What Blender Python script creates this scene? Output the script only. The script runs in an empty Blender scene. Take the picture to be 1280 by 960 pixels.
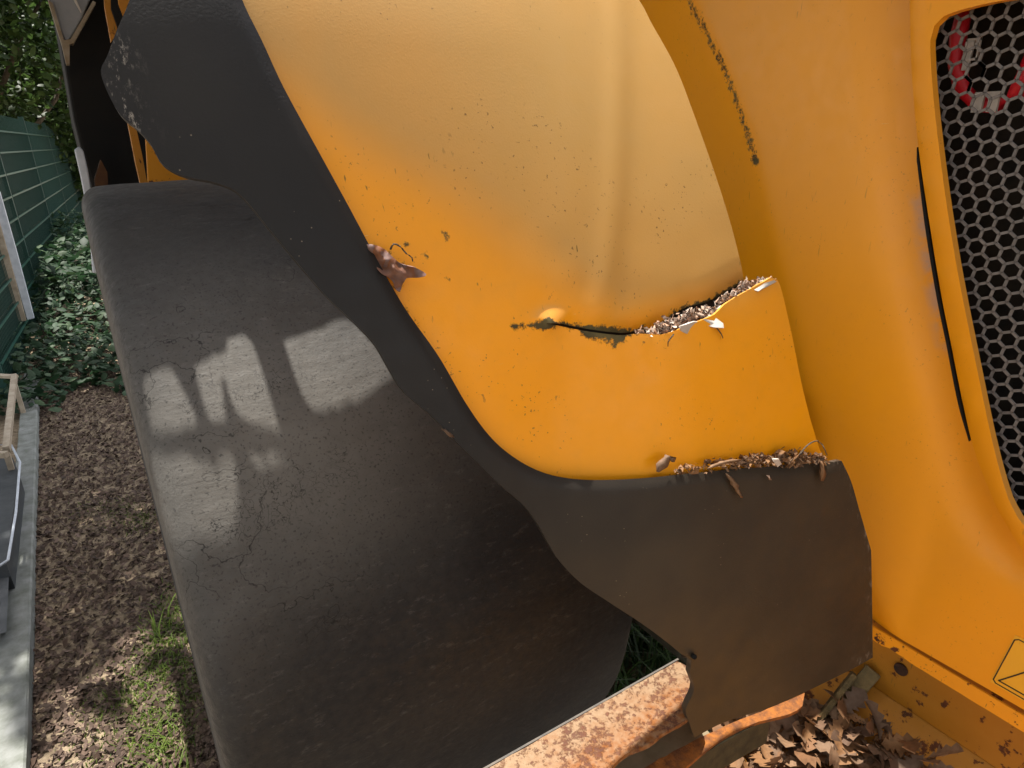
import bpy, bmesh, math, random
import numpy as np
from mathutils import Vector, Matrix, noise
from mathutils.geometry import delaunay_2d_cdt
R = math.radians
random.seed(7); rng = np.random.default_rng(7)
S = bpy.context.scene
C = S.collection

# ------------------------------------------------------------------ camera, sky, sun, exposure
CAMH, FPX, YAW, PITCH, ROLL = 1.75, 800.0, 33.0, 21.0, -1.0
_y, _p, _r = R(YAW), R(PITCH), R(ROLL)
cf = np.array([math.sin(_y)*math.cos(_p), math.cos(_y)*math.cos(_p), -math.sin(_p)])
_R = np.array([math.cos(_y), -math.sin(_y), 0.]); _U = np.cross(_R, cf)
cr = _R*math.cos(_r)+_U*math.sin(_r); cu = -_R*math.sin(_r)+_U*math.cos(_r)
O = np.array([0, 0, CAMH])
cam = bpy.data.objects.new('camera', bpy.data.cameras.new('camera')); C.objects.link(cam)
cam.matrix_world = Matrix(((cr[0], cu[0], -cf[0], O[0]), (cr[1], cu[1], -cf[1], O[1]), (cr[2], cu[2], -cf[2], O[2]), (0, 0, 0, 1)))
cam.data.sensor_width = 36; cam.data.lens = 36*FPX/1280; cam.data.clip_start = .02; cam.data.clip_end = 500
S.camera = cam
SUN_EL, SUN_AZ = 72.5, -10.0            # azimuth from +Y, negative = towards -X
sdir = np.array([math.sin(R(SUN_AZ))*math.cos(R(SUN_EL)), math.cos(R(SUN_AZ))*math.cos(R(SUN_EL)), math.sin(R(SUN_EL))])
W = bpy.data.worlds.new('World'); S.world = W; W.use_nodes = True
wn, wl = W.node_tree.nodes, W.node_tree.links
bgn = wn['Background']
sky = wn.new('ShaderNodeTexSky'); sky.sky_type = 'NISHITA'; sky.sun_disc = False
sky.sun_elevation = R(SUN_EL); sky.sun_rotation = R(SUN_AZ); sky.dust_density = 2.5; sky.air_density = .8
mx = wn.new('ShaderNodeMix'); mx.data_type = 'RGBA'
tc = wn.new('ShaderNodeTexCoord'); nz = wn.new('ShaderNodeTexNoise'); nz.inputs['Scale'].default_value = 2.2; nz.inputs['Detail'].default_value = 6
rp = wn.new('ShaderNodeMapRange'); rp.inputs[1].default_value = .42; rp.inputs[2].default_value = .62; rp.inputs[3].default_value = .25; rp.inputs[4].default_value = .85
wl.new(tc.outputs['Generated'], nz.inputs['Vector']); wl.new(nz.outputs['Fac'], rp.inputs[0])
wl.new(rp.outputs[0], mx.inputs[0]); wl.new(sky.outputs[0], mx.inputs[6]); mx.inputs[7].default_value = (9.5, 9.2, 8.9, 1)
wl.new(mx.outputs[2], bgn.inputs['Color']); bgn.inputs['Strength'].default_value = .13
sl = bpy.data.lights.new('sun', 'SUN'); sl.energy = 5.0; sl.angle = R(.5); sl.color = (1, .95, .87)
so = bpy.data.objects.new('sun', sl); C.objects.link(so)
so.rotation_euler = Vector(sdir).to_track_quat('Z', 'Y').to_euler()
S.view_settings.view_transform = 'Standard'; S.view_settings.look = 'None'
S.view_settings.exposure = 1.05; S.view_settings.gamma = 1

# ------------------------------------------------------------------ materials
class M:
    def __init__(s, name, rough=.5, spec=.5, metal=0):
        s.m = bpy.data.materials.new(name); s.m.use_nodes = True
        s.n, s.l = s.m.node_tree.nodes, s.m.node_tree.links
        s.b = s.n['Principled BSDF']; s.b.inputs['Roughness'].default_value = rough
        s.b.inputs['Specular IOR Level'].default_value = spec; s.b.inputs['Metallic'].default_value = metal
        s.tc = s.n.new('ShaderNodeTexCoord')
        s.co = s.tc.outputs['Object']
    def vec(s, scale=(1, 1, 1), rot=(0, 0, 0)):
        m = s.n.new('ShaderNodeMapping'); m.inputs['Scale'].default_value = scale; m.inputs['Rotation'].default_value = rot
        s.l.new(s.co, m.inputs[0]); return m.outputs[0]
    def noise(s, scale, detail=4, vec=None, rough=.5, dist=0):
        t = s.n.new('ShaderNodeTexNoise'); t.inputs['Scale'].default_value = scale; t.inputs['Detail'].default_value = detail
        t.inputs['Roughness'].default_value = rough; t.inputs['Distortion'].default_value = dist
        s.l.new(vec or s.co, t.inputs['Vector']); return t.outputs['Fac']
    def vor(s, scale, feat='F1', vec=None, out='Distance', rnd=1):
        t = s.n.new('ShaderNodeTexVoronoi'); t.feature = feat; t.inputs['Scale'].default_value = scale; t.inputs['Randomness'].default_value = rnd
        s.l.new(vec or s.co, t.inputs['Vector']); return t.outputs[out]
    def rng(s, v, a, b, c=0., d=1., smooth=False):
        t = s.n.new('ShaderNodeMapRange'); t.interpolation_type = 'SMOOTHSTEP' if smooth else 'LINEAR'
        for i, x in enumerate((a, b, c, d)): t.inputs[i+1].default_value = x
        s.l.new(v, t.inputs[0]); return t.outputs[0]
    def math(s, op, a, b=0.):
        t = s.n.new('ShaderNodeMath'); t.operation = op
        for i, x in enumerate((a, b)):
            if isinstance(x, (int, float)): t.inputs[i].default_value = x
            else: s.l.new(x, t.inputs[i])
        return t.outputs[0]
    def attr(s, name):
        t = s.n.new('ShaderNodeAttribute'); t.attribute_name = name; return t.outputs['Fac']
    def mix(s, f, a, b):
        t = s.n.new('ShaderNodeMix'); t.data_type = 'RGBA'
        for i, x in ((0, f), (6, a), (7, b)):
            if isinstance(x, (int, float)): t.inputs[i].default_value = x
            elif isinstance(x, tuple): t.inputs[i].default_value = (*x, 1) if len(x) == 3 else x
            else: s.l.new(x, t.inputs[i])
        return t.outputs[2]
    def col(s, c):
        if isinstance(c, tuple): s.b.inputs['Base Color'].default_value = (*c, 1)
        else: s.l.new(c, s.b.inputs['Base Color'])
        return s
    def rgh(s, c): s.l.new(c, s.b.inputs['Roughness']); return s
    def bump(s, h, strength=.3, dist=.002, prev=None):
        t = s.n.new('ShaderNodeBump'); t.inputs['Strength'].default_value = strength; t.inputs['Distance'].default_value = dist
        s.l.new(h, t.inputs['Height'])
        if prev: s.l.new(prev, t.inputs['Normal'])
        s.l.new(t.outputs[0], s.b.inputs['Normal']); return t.outputs[0]

def yellow(name, base=(.88, .335, .001), dirt=1., rough=.38, rusty=0., up_sheen_=1.):
    k = M(name, rough, .32)
    c = k.mix(k.rng(k.noise(3.5, 5), .35, .7), base, tuple(x*.9+.012 for x in base))
    c = k.mix(k.rng(k.noise(60, 6), .5, .8, 0, .10*dirt), c, (.50, .25, .04))
    # pale sky sheen painted into the colour of upward faces
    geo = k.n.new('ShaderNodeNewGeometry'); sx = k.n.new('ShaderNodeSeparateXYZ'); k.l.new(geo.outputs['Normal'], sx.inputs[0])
    up_sheen = k.math('MULTIPLY', k.rng(sx.outputs[2], .25, .43), k.rng(k.noise(9, 6), 0.25, .7, .22*up_sheen_, .40*up_sheen_))
    c = k.mix(up_sheen, c, (.44, .30, .15))
    c = k.mix(k.math('MULTIPLY', k.attr('sky_sheen'), k.rng(k.noise(5, 6), .3, .7, .8, 1)), c, (.43, .265, .088))
    sm = k.math('MULTIPLY', k.attr('smear'), k.rng(k.noise(40, 5), .35, .6)); c = k.mix(sm, c, (.42, .30, .25))
    sc_ = k.math('MULTIPLY', k.rng(k.noise(1, 3, k.vec((30, 16, 420), (.3, .1, 0))), .74, .77), k.rng(k.noise(6, 2), .56, .64)); c = k.mix(k.math('MULTIPLY', sc_, .6), c, (.75, .52, .25))
    sp = k.rng(k.noise(210, 2, rough=.6), .665, .70)
    sp = k.math('MULTIPLY', sp, k.rng(k.noise(9, 3), .48, .60))
    c = k.mix(k.math('MULTIPLY', sp, .7*dirt), c, (.09, .05, .02))
    st = k.rng(k.noise(1, 2, k.vec((210, 210, 26), (.08, 0, .1))), .70, .735)
    st = k.math('MULTIPLY', st, k.rng(k.noise(7, 2), .5, .6))
    c = k.mix(k.math('MULTIPLY', st, .85*dirt), c, (.13, .09, .022))
    g = k.attr('grime'); n1 = k.noise(140, 5, rough=.7); n2 = k.noise(26, 4)
    gm = k.math('ADD', g, k.math('MULTIPLY', k.math('SUBTRACT', n1, .5), 1.5))
    gm = k.math('MULTIPLY', k.rng(gm, .42, .62), k.rng(g, .04, .22))
    c = k.mix(gm, c, k.mix(k.rng(n2, .4, .6), (.035, .03, .012), (.11, .085, .03)))
    if rusty:
        rr = k.rng(k.noise(38, 7, rough=.65), .60-.06*rusty, .64-.06*rusty)
        c = k.mix(rr, c, k.mix(k.noise(90, 3), (.16, .045, .012), (.035, .02, .012)))
        gm = k.math('MAXIMUM', gm, rr)
    k.col(c)
    k.rgh(k.math('ADD', k.rng(k.noise(45, 4), .3, .7, rough-.04, rough+.1), k.math('MULTIPLY', k.math('MAXIMUM', gm, up_sheen), .28)))
    b1 = k.bump(k.noise(420, 3), .10, .0012)
    k.bump(gm, .35, .0012, b1)
    return k.m
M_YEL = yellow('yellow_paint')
M_YEL2 = yellow('yellow_paint_body', dirt=.45, rough=.36)
M_YELD = yellow('yellow_paint_chassis', base=(.42, .165, .006), dirt=1.3, rough=.6, rusty=.3, up_sheen_=.0)

k = M('black_rubber_flare', .5, .22)
n = k.noise(5, 4); c = k.mix(k.rng(n, .35, .7), (.013, .013, .014), (.019, .018, .017))
c = k.mix(k.math('MULTIPLY', k.attr('dust_reflection'), k.rng(k.noise(12, 6), .3, .7, .55, 1)), c, (.064, .047, .029))
c = k.mix(k.math('MULTIPLY', k.rng(k.vor(120), .05, .09, .8, 0), k.rng(k.noise(17, 2), .56, .62)), c, (.26, .21, .15))
g = k.attr('grime'); gm = k.math('MULTIPLY', g, k.rng(k.noise(1, 6, k.vec((150, 150, 50)), rough=.8), .53, .64))
c = k.mix(gm, c, (.33, .30, .26)); k.col(c)
k.rgh(k.rng(k.noise(30, 5), .3, .7, .40, .56)); k.bump(k.noise(380, 3), .22, .001)
M_FLARE = k.m

k = M('tyre_rubber', .62, .22)
n = k.noise(4, 6, rough=.6); c = k.mix(k.rng(n, .38, .66), (.013, .0137, .0155), (.024, .0225, .021))
ch = k.math('MULTIPLY', k.attr('chalk_sun'), k.rng(k.noise(2.6, 5, rough=.65), .3, .6, .45, 1))
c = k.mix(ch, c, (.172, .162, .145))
c = k.mix(k.math('MULTIPLY', k.rng(k.noise(1, 6, k.vec((26, 70, 70), (.2, .1, .3)), rough=.8), .56, .74), .35), c, (.16, .15, .14))
c = k.mix(k.rng(k.noise(240, 3), .58, .70, 0, .6), c, (.012, .011, .011))
k.b.inputs['Sheen Weight'].default_value = .06; k.b.inputs['Sheen Roughness'].default_value = .45; k.b.inputs['Sheen Tint'].default_value = (1, .96, .9, 1)
wv = k.noise(6, 4); nv = k.n.new('ShaderNodeVectorMath'); nv.operation = 'ADD'; k.l.new(k.vec((1.0, 3.2, 3.2)), nv.inputs[0])
mm = k.n.new('ShaderNodeVectorMath'); mm.operation = 'SCALE'; mm.inputs['Scale'].default_value = 1.0
tn = k.n.new('ShaderNodeTexNoise'); tn.inputs['Scale'].default_value = 9; tn.inputs['Detail'].default_value = 5; k.l.new(k.co, tn.inputs['Vector'])
k.l.new(tn.outputs['Color'], mm.inputs[0]); k.l.new(mm.outputs[0], nv.inputs[1])
ck = k.rng(k.vor(3.1, 'DISTANCE_TO_EDGE', nv.outputs[0]), .0, .016, 1, 0)
ck = k.math('MULTIPLY', ck, k.rng(k.noise(5.5, 2), .56, .63))
ck2 = k.rng(k.vor(17, 'DISTANCE_TO_EDGE', nv.outputs[0]), .0, .03, 1, 0)
ck2 = k.math('MULTIPLY', ck2, k.rng(k.noise(8.5, 2), .62, .68))
ck = k.math('MAXIMUM', ck, ck2)
c = k.mix(ck, c, (.012, .011, .010)); k.col(c)
b1 = k.bump(k.noise(300, 4, rough=.6), .35, .001); b2 = k.bump(k.noise(1, 6, k.vec((12, 26, 26)), rough=.6), .5, .006, b1)
k.bump(ck, -1, .005, b2); k.rgh(k.rng(k.noise(70, 3), .3, .7, .52, .8))
M_TYRE = k.m

def simple(name, c1, c2, sc=20, rough=.7, bump=.3, bd=.002, spec=.4, metal=0, detail=6, bs=None):
    k = M(name, rough, spec, metal); k.col(k.mix(k.rng(k.noise(sc, detail, rough=.6), .35, .65), c1, c2))
    k.bump(k.noise(bs or sc*4, 5, rough=.6), bump, bd); return k.m
M_BLACK = simple('black_steel', (.004, .004, .004), (.007, .006, .005), 12, .75, spec=.2)
M_DARK = simple('dark_interior', (.010, .009, .008), (.028, .021, .014), 25, .8)
M_GREY = simple('grey_painted_plate', (.20, .21, .22), (.28, .28, .29), 8, .45)
M_TAN = simple('bare_edge_steel', (.20, .15, .09), (.30, .26, .20), 30, .7)
M_MESH = simple('grille_wire', (.12, .112, .106), (.18, .168, .16), 40, .55)
M_RED = simple('red_plastic', (.75, .012, .03), (.5, .01, .02), 20, .4)
M_WHITE = simple('pale_plastic', (.55, .5, .45), (.4, .37, .33), 40, .5)
M_BLK = simple('black_print', (.02, .015, .01), (.03, .02, .01), 40, .5)
M_BARK = simple('bark', (.05, .04, .028), (.11, .09, .065), 12, .95, .9, .02)
M_KERB = simple('weathered_concrete', (.24, .25, .24), (.13, .14, .12), 14, .9, .6, .004)
M_WOOD = simple('weathered_wood', (.26, .21, .15), (.40, .34, .26), 16, .85, .5, .003)
M_WOODG = simple('grey_wood', (.20, .20, .19), (.30, .30, .29), 16, .85, .5, .003)
M_ALU = simple('white_coated_metal', (.52, .56, .62), (.40, .44, .50), 20, .45)
M_SOIL = simple('soil', (.17, .125, .08), (.32, .25, .17), 30, 1, .8, .01)
M_FENCE = simple('green_fence_paint', (.008, .038, .030), (.012, .05, .038), 20, .5)
M_SCREEN = simple('green_privacy_strip', (.002, .015, .011), (.006, .034, .023), 3, .6)
M_MOSS = simple('mossy_steel', (.17, .115, .045), (.08, .06, .025), 45, .9, .9, .004)

def leafmat(name, cols, rough=.65, trans=.3, sc=8.):
    k = M(name, rough, .35); oi = k.n.new('ShaderNodeObjectInfo')
    at = k.attr('tone'); f = k.math('FRACT', k.math('ADD', at, oi.outputs['Random']))
    rmp = k.n.new('ShaderNodeValToRGB'); rmp.color_ramp.elements.remove(rmp.color_ramp.elements[1])
    for i, cc in enumerate(cols):
        e = rmp.color_ramp.elements[0] if i == 0 else rmp.color_ramp.elements.new(i/(len(cols)-1))
        e.color = (*cc, 1)
    k.l.new(f, rmp.inputs[0])
    c = k.mix(k.rng(k.noise(120, 4), .4, .7, 0, .45), rmp.outputs[0], tuple(x*.45 for x in cols[0])); k.col(c)
    k.bump(k.noise(150, 3), .35, .002)
    if trans:
        tr = k.n.new('ShaderNodeBsdfTranslucent'); k.l.new(c, tr.inputs[0]); ms = k.n.new('ShaderNodeMixShader'); ms.inputs[0].default_value = trans
        out = k.n['Material Output']; k.l.new(k.b.outputs[0], ms.inputs[1]); k.l.new(tr.outputs[0], ms.inputs[2]); k.l.new(ms.outputs[0], out.inputs[0])
    return k.m
M_DEAD = leafmat('dead_leaf', [(.19, .095, .045), (.26, .13, .05), (.11, .065, .042), (.28, .165, .09), (.14, .09, .06)], .75, .12)
M_LITTER = leafmat('leaf_litter', [(.09, .056, .038), (.05, .034, .026), (.13, .086, .062), (.075, .05, .038), (.19, .13, .10)], .85, .05)
M_CHIP = leafmat('pale_bark_chip', [(.60, .48, .38), (.42, .26, .17), (.20, .11, .07), (.70, .62, .54), (.10, .06, .045), (.5, .33, .24)], .9, .0)
M_LEAF = leafmat('green_leaf', [(.028, .055, .014), (.05, .095, .02), (.018, .038, .011), (.085, .15, .035)], .5, .45)
M_IVY = leafmat('ground_cover_leaf', [(.02, .05, .020), (.035, .08, .035), (.015, .037, .018), (.07, .12, .05)], .6, .3)
M_GRASS = leafmat('grass_blade', [(.12, .20, .03), (.20, .28, .05), (.09, .14, .03)], .5, .4)

# rust over cream paint
k = M('rusty_cream_paint', .7, .35)
n = k.noise(55, 6, rough=.7); big = k.noise(7, 3)
lo = k.attr('low'); c = k.mix(k.rng(k.math('ADD', lo, k.math('MULTIPLY', k.math('SUBTRACT', k.noise(20, 5), .5), 1.6)), 1*.12, .66), (.23, .14, .075), (.19, .062, .009))
c = k.mix(k.rng(k.noise(120, 4), .35, .7, 0, .5), c, (.30, .21, .13))
n = k.noise(115, 5, rough=.6); r1 = k.math('MAXIMUM', k.rng(n, .54, .62, 0, .85), k.rng(k.noise(48, 6, rough=.75), .535, .60, 0, .95)); c = k.mix(r1, c, k.mix(k.noise(150, 3), (.13, .038, .012), (.05, .02, .014)))
c = k.mix(k.rng(k.vor(75, rnd=1), .12, .2, .5, 0), c, (.11, .04, .022))
k.col(c); k.bump(k.math('ADD', n, r1), .6, .0018); M_RUST = k.m
k = M('orange_rust', .85, .3)
c = k.mix(k.rng(k.noise(50, 6, rough=.7), .4, .6), (.30, .105, .02), (.13, .05, .02)); k.col(c); k.bump(k.noise(110, 5, rough=.7), .8, .003); M_RUST2 = k.m

# ------------------------------------------------------------------ object helpers
def tag(o, label=None, cat=None, group=None, kind=None):
    for a, b in (('label', label), ('category', cat), ('group', group), ('kind', kind)):
        if b: o[a] = b
    return o
def empty(name, loc, label, cat, group=None):
    o = bpy.data.objects.new(name, None); C.objects.link(o); o.location = loc; o.empty_display_size = .05
    return tag(o, label, cat, group)
def make(name, verts, faces, mat, parent=None, smooth=False, attrs=None, bevel=0):
    me = bpy.data.meshes.new(name); me.from_pydata([tuple(map(float, v)) for v in verts], [], faces); me.update()
    if smooth: me.polygons.foreach_set('use_smooth', [True]*len(me.polygons))
    for a, vals in (attrs or {}).items():
        at = me.attributes.new(a, 'FLOAT', 'POINT'); at.data.foreach_set('value', np.asarray(vals, dtype=np.float32))
    me.materials.append(mat)
    o = bpy.data.objects.new(name, me); C.objects.link(o)
    if bevel:
        b = o.modifiers.new('bevel', 'BEVEL'); b.width = bevel; b.segments = 2; b.limit_method = 'ANGLE'
    if parent is not None:
        o.parent = parent; o.matrix_parent_inverse = Matrix.Translation(parent.location).inverted() if parent.type == 'EMPTY' else Matrix()
    return o
BF = [(0, 3, 2, 1), (4, 5, 6, 7), (0, 1, 5, 4), (1, 2, 6, 5), (2, 3, 7, 6), (3, 0, 4, 7)]
class MB:
    def __init__(s): s.v, s.f = [], []
    def add(s, v, f): b = len(s.v); s.v += [tuple(x) for x in v]; s.f += [tuple(i+b for i in q) for q in f]; return s
    def box(s, a, b):
        (x0, y0, z0), (x1, y1, z1) = a, b
        return s.add([(x0, y0, z0), (x1, y0, z0), (x1, y1, z0), (x0, y1, z0), (x0, y0, z1), (x1, y0, z1), (x1, y1, z1), (x0, y1, z1)], BF)
    def bar(s, p, q, w, h, up=(0, 0, 1)):
        p, q = Vector(p), Vector(q); d = (q-p).normalized(); a = d.cross(Vector(up)).normalized(); u = a.cross(d)
        vs = [e+a*sa*w/2+u*su*h/2 for e in (p, q) for sa, su in ((-1, -1), (1, -1), (1, 1), (-1, 1))]
        return s.add(vs, BF)
    def tube(s, pts, rad, n=8):
        pts = [Vector(p) for p in pts]; b = len(s.v); rs = rad if isinstance(rad, (list, tuple)) else [rad]*len(pts)
        for i, p in enumerate(pts):
            d = (pts[min(i+1, len(pts)-1)]-pts[max(i-1, 0)]).normalized(); a = d.orthogonal().normalized(); c = d.cross(a)
            for j in range(n):
                t = 2*math.pi*j/n; s.v.append(tuple(p+(a*math.cos(t)+c*math.sin(t))*rs[i]))
        for i in range(len(pts)-1):
            for j in range(n): s.f.append((b+i*n+j, b+i*n+(j+1) % n, b+(i+1)*n+(j+1) % n, b+(i+1)*n+j))
        s.f.append(tuple(b+j for j in reversed(range(n)))); s.f.append(tuple(b+(len(pts)-1)*n+j for j in range(n)))
        return s
    def build(s, name, mat, parent=None, smooth=False, bevel=0, attrs=None): return make(name, s.v, s.f, mat, parent, smooth, attrs, bevel)

# pixel of the photograph -> ray from the camera
def ray(u, v):
    return cf+cr*(u-640)/FPX-cu*(v-480)/FPX
def on_plane(u, v, ax, val):
    d = ray(u, v); return O+d*((val-O[ax])/d[ax])
def sstep(a, b, x):
    t = np.clip((x-a)/(b-a), 0, 1); return t*t*(3-2*t)
def catmull(pts, step=7.):
    P = [np.array(p, float) for p in pts]; out = []
    if len(P) == 2:
        m = max(1, int(np.linalg.norm(P[1]-P[0])/step)); return [tuple(P[0]+(P[1]-P[0])*i/m) for i in range(m)]
    P = [2*P[0]-P[1]]+P+[2*P[-1]-P[-2]]
    for i in range(1, len(P)-2):
        m = max(1, int(np.linalg.norm(P[i+1]-P[i])/step))
        for j in range(m):
            t = j/m; a, b, c_, d = P[i-1:i+3]
            out.append(tuple(.5*((2*b)+(-a+c_)*t+(2*a-5*b+4*c_-d)*t*t+(-a+3*b-3*c_+d)*t**3)))
    return out
def outline(segs, step=7.):
    o = []
    for i, s_ in enumerate(segs): o += catmull(list(s_)+[segs[(i+1) % len(segs)][0]], step)
    return o
def pdist(pts, line):
    """distance of points (n,2) to a polyline, and the signed side (left of the direction of travel > 0)"""
    pts = np.atleast_2d(pts); best = np.full(len(pts), 1e9); sg = np.ones(len(pts)); L = np.array(line, float)
    for a, b in zip(L[:-1], L[1:]):
        ab = b-a; t = np.clip(((pts-a)@ab)/(ab@ab), 0, 1); q = a+t[:, None]*ab; d = np.linalg.norm(pts-q, axis=1)
        s_ = np.sign(ab[0]*(pts[:, 1]-a[1])-ab[1]*(pts[:, 0]-a[0])); m = d < best; best[m] = d[m]; sg[m] = s_[m]
    return best, sg
def cdt(out, spacing, holes=(), jitter=.2):
    """triangulate an outline with interior grid points; returns (points, triangles, boundary edges)"""
    A = np.array(out); xs = np.arange(A[:, 0].min(), A[:, 0].max(), spacing); ys = np.arange(A[:, 1].min(), A[:, 1].max(), spacing*.866)
    g = np.array([(x+(spacing/2 if j % 2 else 0), y) for j, y in enumerate(ys) for x in xs])
    loops = [list(map(tuple, out))]+[list(map(tuple, h)) for h in holes]
    def inside(p, L):
        L = np.array(L); r = np.zeros(len(p), bool); x, y = p[:, 0], p[:, 1]
        for (x0, y0), (x1, y1) in zip(L, np.roll(L, -1, 0)):
            if y0 == y1: continue
            r ^= ((y0 > y) != (y1 > y)) & (x < (x1-x0)*(y-y0)/(y1-y0)+x0)
        return r
    keep = inside(g, loops[0])
    for h in loops[1:]: keep &= ~inside(g, h)
    for L in loops: keep &= pdist(g, L+[L[0]])[0] > spacing*.45
    g = g[keep]; pts = []; edges = []
    for L in loops:
        b = len(pts); pts += L; edges += [(b+i, b+(i+1) % len(L)) for i in range(len(L))]
    pts += [tuple(p) for p in g]
    v, e, f, *_ = delaunay_2d_cdt([Vector(p) for p in pts], edges, [], 0, 1e-7)
    v = np.array([tuple(p) for p in v]); T = np.array([t for t in f if len(t) == 3]); cen = v[T].mean(1)
    ok = inside(cen, loops[0])
    for h in loops[1:]: ok &= ~inside(cen, h)
    T = T[ok]; a = v[T]
    ar = (a[:, 1, 0]-a[:, 0, 0])*(a[:, 2, 1]-a[:, 0, 1])-(a[:, 1, 1]-a[:, 0, 1])*(a[:, 2, 0]-a[:, 0, 0])
    T[ar < 0] = T[ar < 0][:, ::-1]; T = T[np.abs(ar) > 1e-9]
    return v, T
def sheet(name, v3, T, nrm_out, thick, mat, parent, attrs=None, flip=False):
    """solid sheet: front surface v3, back surface pushed by thick against the outward normal"""
    v3 = np.asarray(v3); n = np.zeros_like(v3); fn = np.cross(v3[T[:, 1]]-v3[T[:, 0]], v3[T[:, 2]]-v3[T[:, 0]])
    for i in range(3): np.add.at(n, T[:, i], fn)
    n /= np.maximum(np.linalg.norm(n, axis=1, keepdims=True), 1e-12)
    if (n@np.array(nrm_out)).mean() < 0: T = T[:, ::-1]; n = -n
    N = len(v3); back = v3-n*thick; cnt = {}
    for t in T:
        for i in range(3): cnt[(t[i], t[(i+1) % 3])] = 1
    side = [(a, b) for (a, b) in cnt if (b, a) not in cnt]
    bi = sorted({i for e in side for i in e}); m1 = {i: 2*N+j for j, i in enumerate(bi)}; m2 = {i: 2*N+len(bi)+j for j, i in enumerate(bi)}
    V = np.vstack([v3, back, v3[bi], back[bi]])
    F = [tuple(t) for t in T]+[tuple(int(x)+N for x in t[::-1]) for t in T]+[(m1[b], m1[a], m2[a], m2[b]) for a, b in side]
    F = [tuple(int(x) for x in f) for f in F]
    at = {k_: np.concatenate([a_, a_, np.asarray(a_)[bi], np.asarray(a_)[bi]]) for k_, a_ in (attrs or {}).items()}
    o = make(name, V, F, mat, parent, True, at)
    return o

# ------------------------------------------------------------------ the surfaces of the machine (metres)
XB = 1.0
CREASE = [(770, -160), (770, 0), (771, 120), (768, 230), (760, 320), (748, 400)]
_cr = None
def Fy(x, z):
    """rear face of the mudguard: y as a function of x and z"""
    A = .185+.150*sstep(.05, .70, x)
    h = np.maximum(z-1.05, 0)
    y = .395+.158*(1-x)+A*h*h*np.where(h > 0, 1, 0)+.7*np.maximum(z-1.84, 0)**2*sstep(.6, .3, x)
    y = y-.035*sstep(.5, 1.05, x)*sstep(1.45, 1.9, z)
    if _cr is not None:
        xc = np.interp(z, _cr[0], _cr[1]); s_ = x-xc; w = sstep(1.40, 1.6, z)
        y = y-.0022*w*np.exp(-(s_/.020)**2)-.03*w*np.logaddexp(0, (s_-.02)/.02)*.02-.0012*w*np.exp(-((s_+.05)/.05)**2)
        y = y+.005*np.exp(-((s_+.07)/.06)**2-((z-1.47)/.07)**2)
    return y
def hitF(u, v, off=0.):
    d = ray(u, v); t0, t1 = .25, 3.
    def g(t): p = O+d*t; return p[1]-(Fy(p[0], p[2])-off)
    ts = np.linspace(t0, t1, 60); prev = ts[0]
    for t in ts[1:]:
        if g(t) > 0: break
        prev = t
    a, b = prev, t
    for _ in range(30):
        m = (a+b)/2
        if g(m) > 0: b = m
        else: a = m
    return O+d*(a+b)/2
_pts = [hitF(*p) for p in CREASE]; _z = np.array([p[2] for p in _pts]); _x = np.array([p[0] for p in _pts]); _o = np.argsort(_z); _cr = (_z[_o], _x[_o])

RT, YT, X0, X1 = .84, 1.61, .006, .83     # tyre radius, axle y, outer and inner side
def tyre_rad(x):
    w = (X1-X0)/2; s_ = abs(x-(X0+X1)/2)/w
    return RT-.012*s_**2-.050*(1-(1-min(max((s_-.90)/.10, 0), 1)**2.2)**(1/2.2))
def hitT(u, v):
    d = ray(u, v)
    lo = None
    for t in np.linspace(.4, 3, 800):
        p = O+d*t; x = min(max(p[0], X0), X1)
        if math.hypot(p[1]-YT, p[2]-RT) < tyre_rad(x): return p
    return None

machine = empty('loader', (XB, 1.6, 0), 'old yellow wheeled construction machine with torn mudguard and hexagonal grille', 'construction machine')

# ---- mudguard sheet with its tear
CR_UP = [(682, 404), (700, 404), (712, 407), (740, 412), (776, 416), (800, 413), (822, 408), (838, 396), (858, 384), (882, 378), (905, 366), (930, 352)]
CR_LO = [(1031, 576), (1024, 560), (1012, 520), (1000, 470), (988, 410), (972, 350), (955, 352), (940, 360), (922, 370), (905, 381), (893, 393), (872, 402), (850, 411), (828, 418), (800, 417), (776, 419), (740, 415), (712, 410), (698, 407)]
FL_IN = [(262, -150), (285, -60), (303, 0), (328, 52), (355, 110), (397, 187), (437, 260), (470, 322), (506, 385), (548, 445), (583, 505), (612, 545), (640, 570), (672, 588), (705, 597), (745, 600), (800, 598), (850, 593), (900, 588), (960, 583), (1000, 580), (1038, 578)]
ARC = [(930, 352), (925, 325), (912, 275), (893, 215), (870, 150), (845, 85), (815, 30), (795, -5), (740, -70), (690, -150)]
segs = [[(x-7, y+5) if y > -140 else (x-6, y) for x, y in FL_IN[:-1]], [(1031, 582), (1029, 572)], CR_LO[1:], CR_UP, ARC]
out = outline([[tuple(p) for p in s_] for s_ in segs], 6)
V2, T = cdt(out, 6.5)
low = (V2[:, 1] > np.interp(V2[:, 0], [680, 700, 740, 776, 800, 822, 850, 882, 905, 922, 940, 1000], [404, 405.5, 413.5, 417.5, 415, 413, 401, 388, 374, 362, 352, 330]))
offs = np.where(low, .022*sstep(690, 880, V2[:, 0])*1., 0.)
ed = pdist(V2, CR_UP)[0]
offs = offs+np.where(~low, -.010*np.exp(-(ed/14)**2)*sstep(680, 800, V2[:, 0]), 0)
offs = offs+.0016*np.array([noise.noise(Vector((u/45, v/45, 0)))*math.exp(-d_/60.) for (u, v), d_ in zip(V2, ed)])
tab = np.exp(-((V2[:, 0]-692)/16)**2)*np.exp(-((V2[:, 1]-402)/12)**2)*(~low); offs = offs+.008*tab
P = np.array([hitF(u, v, o_) for (u, v), o_ in zip(V2, offs)])
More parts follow.
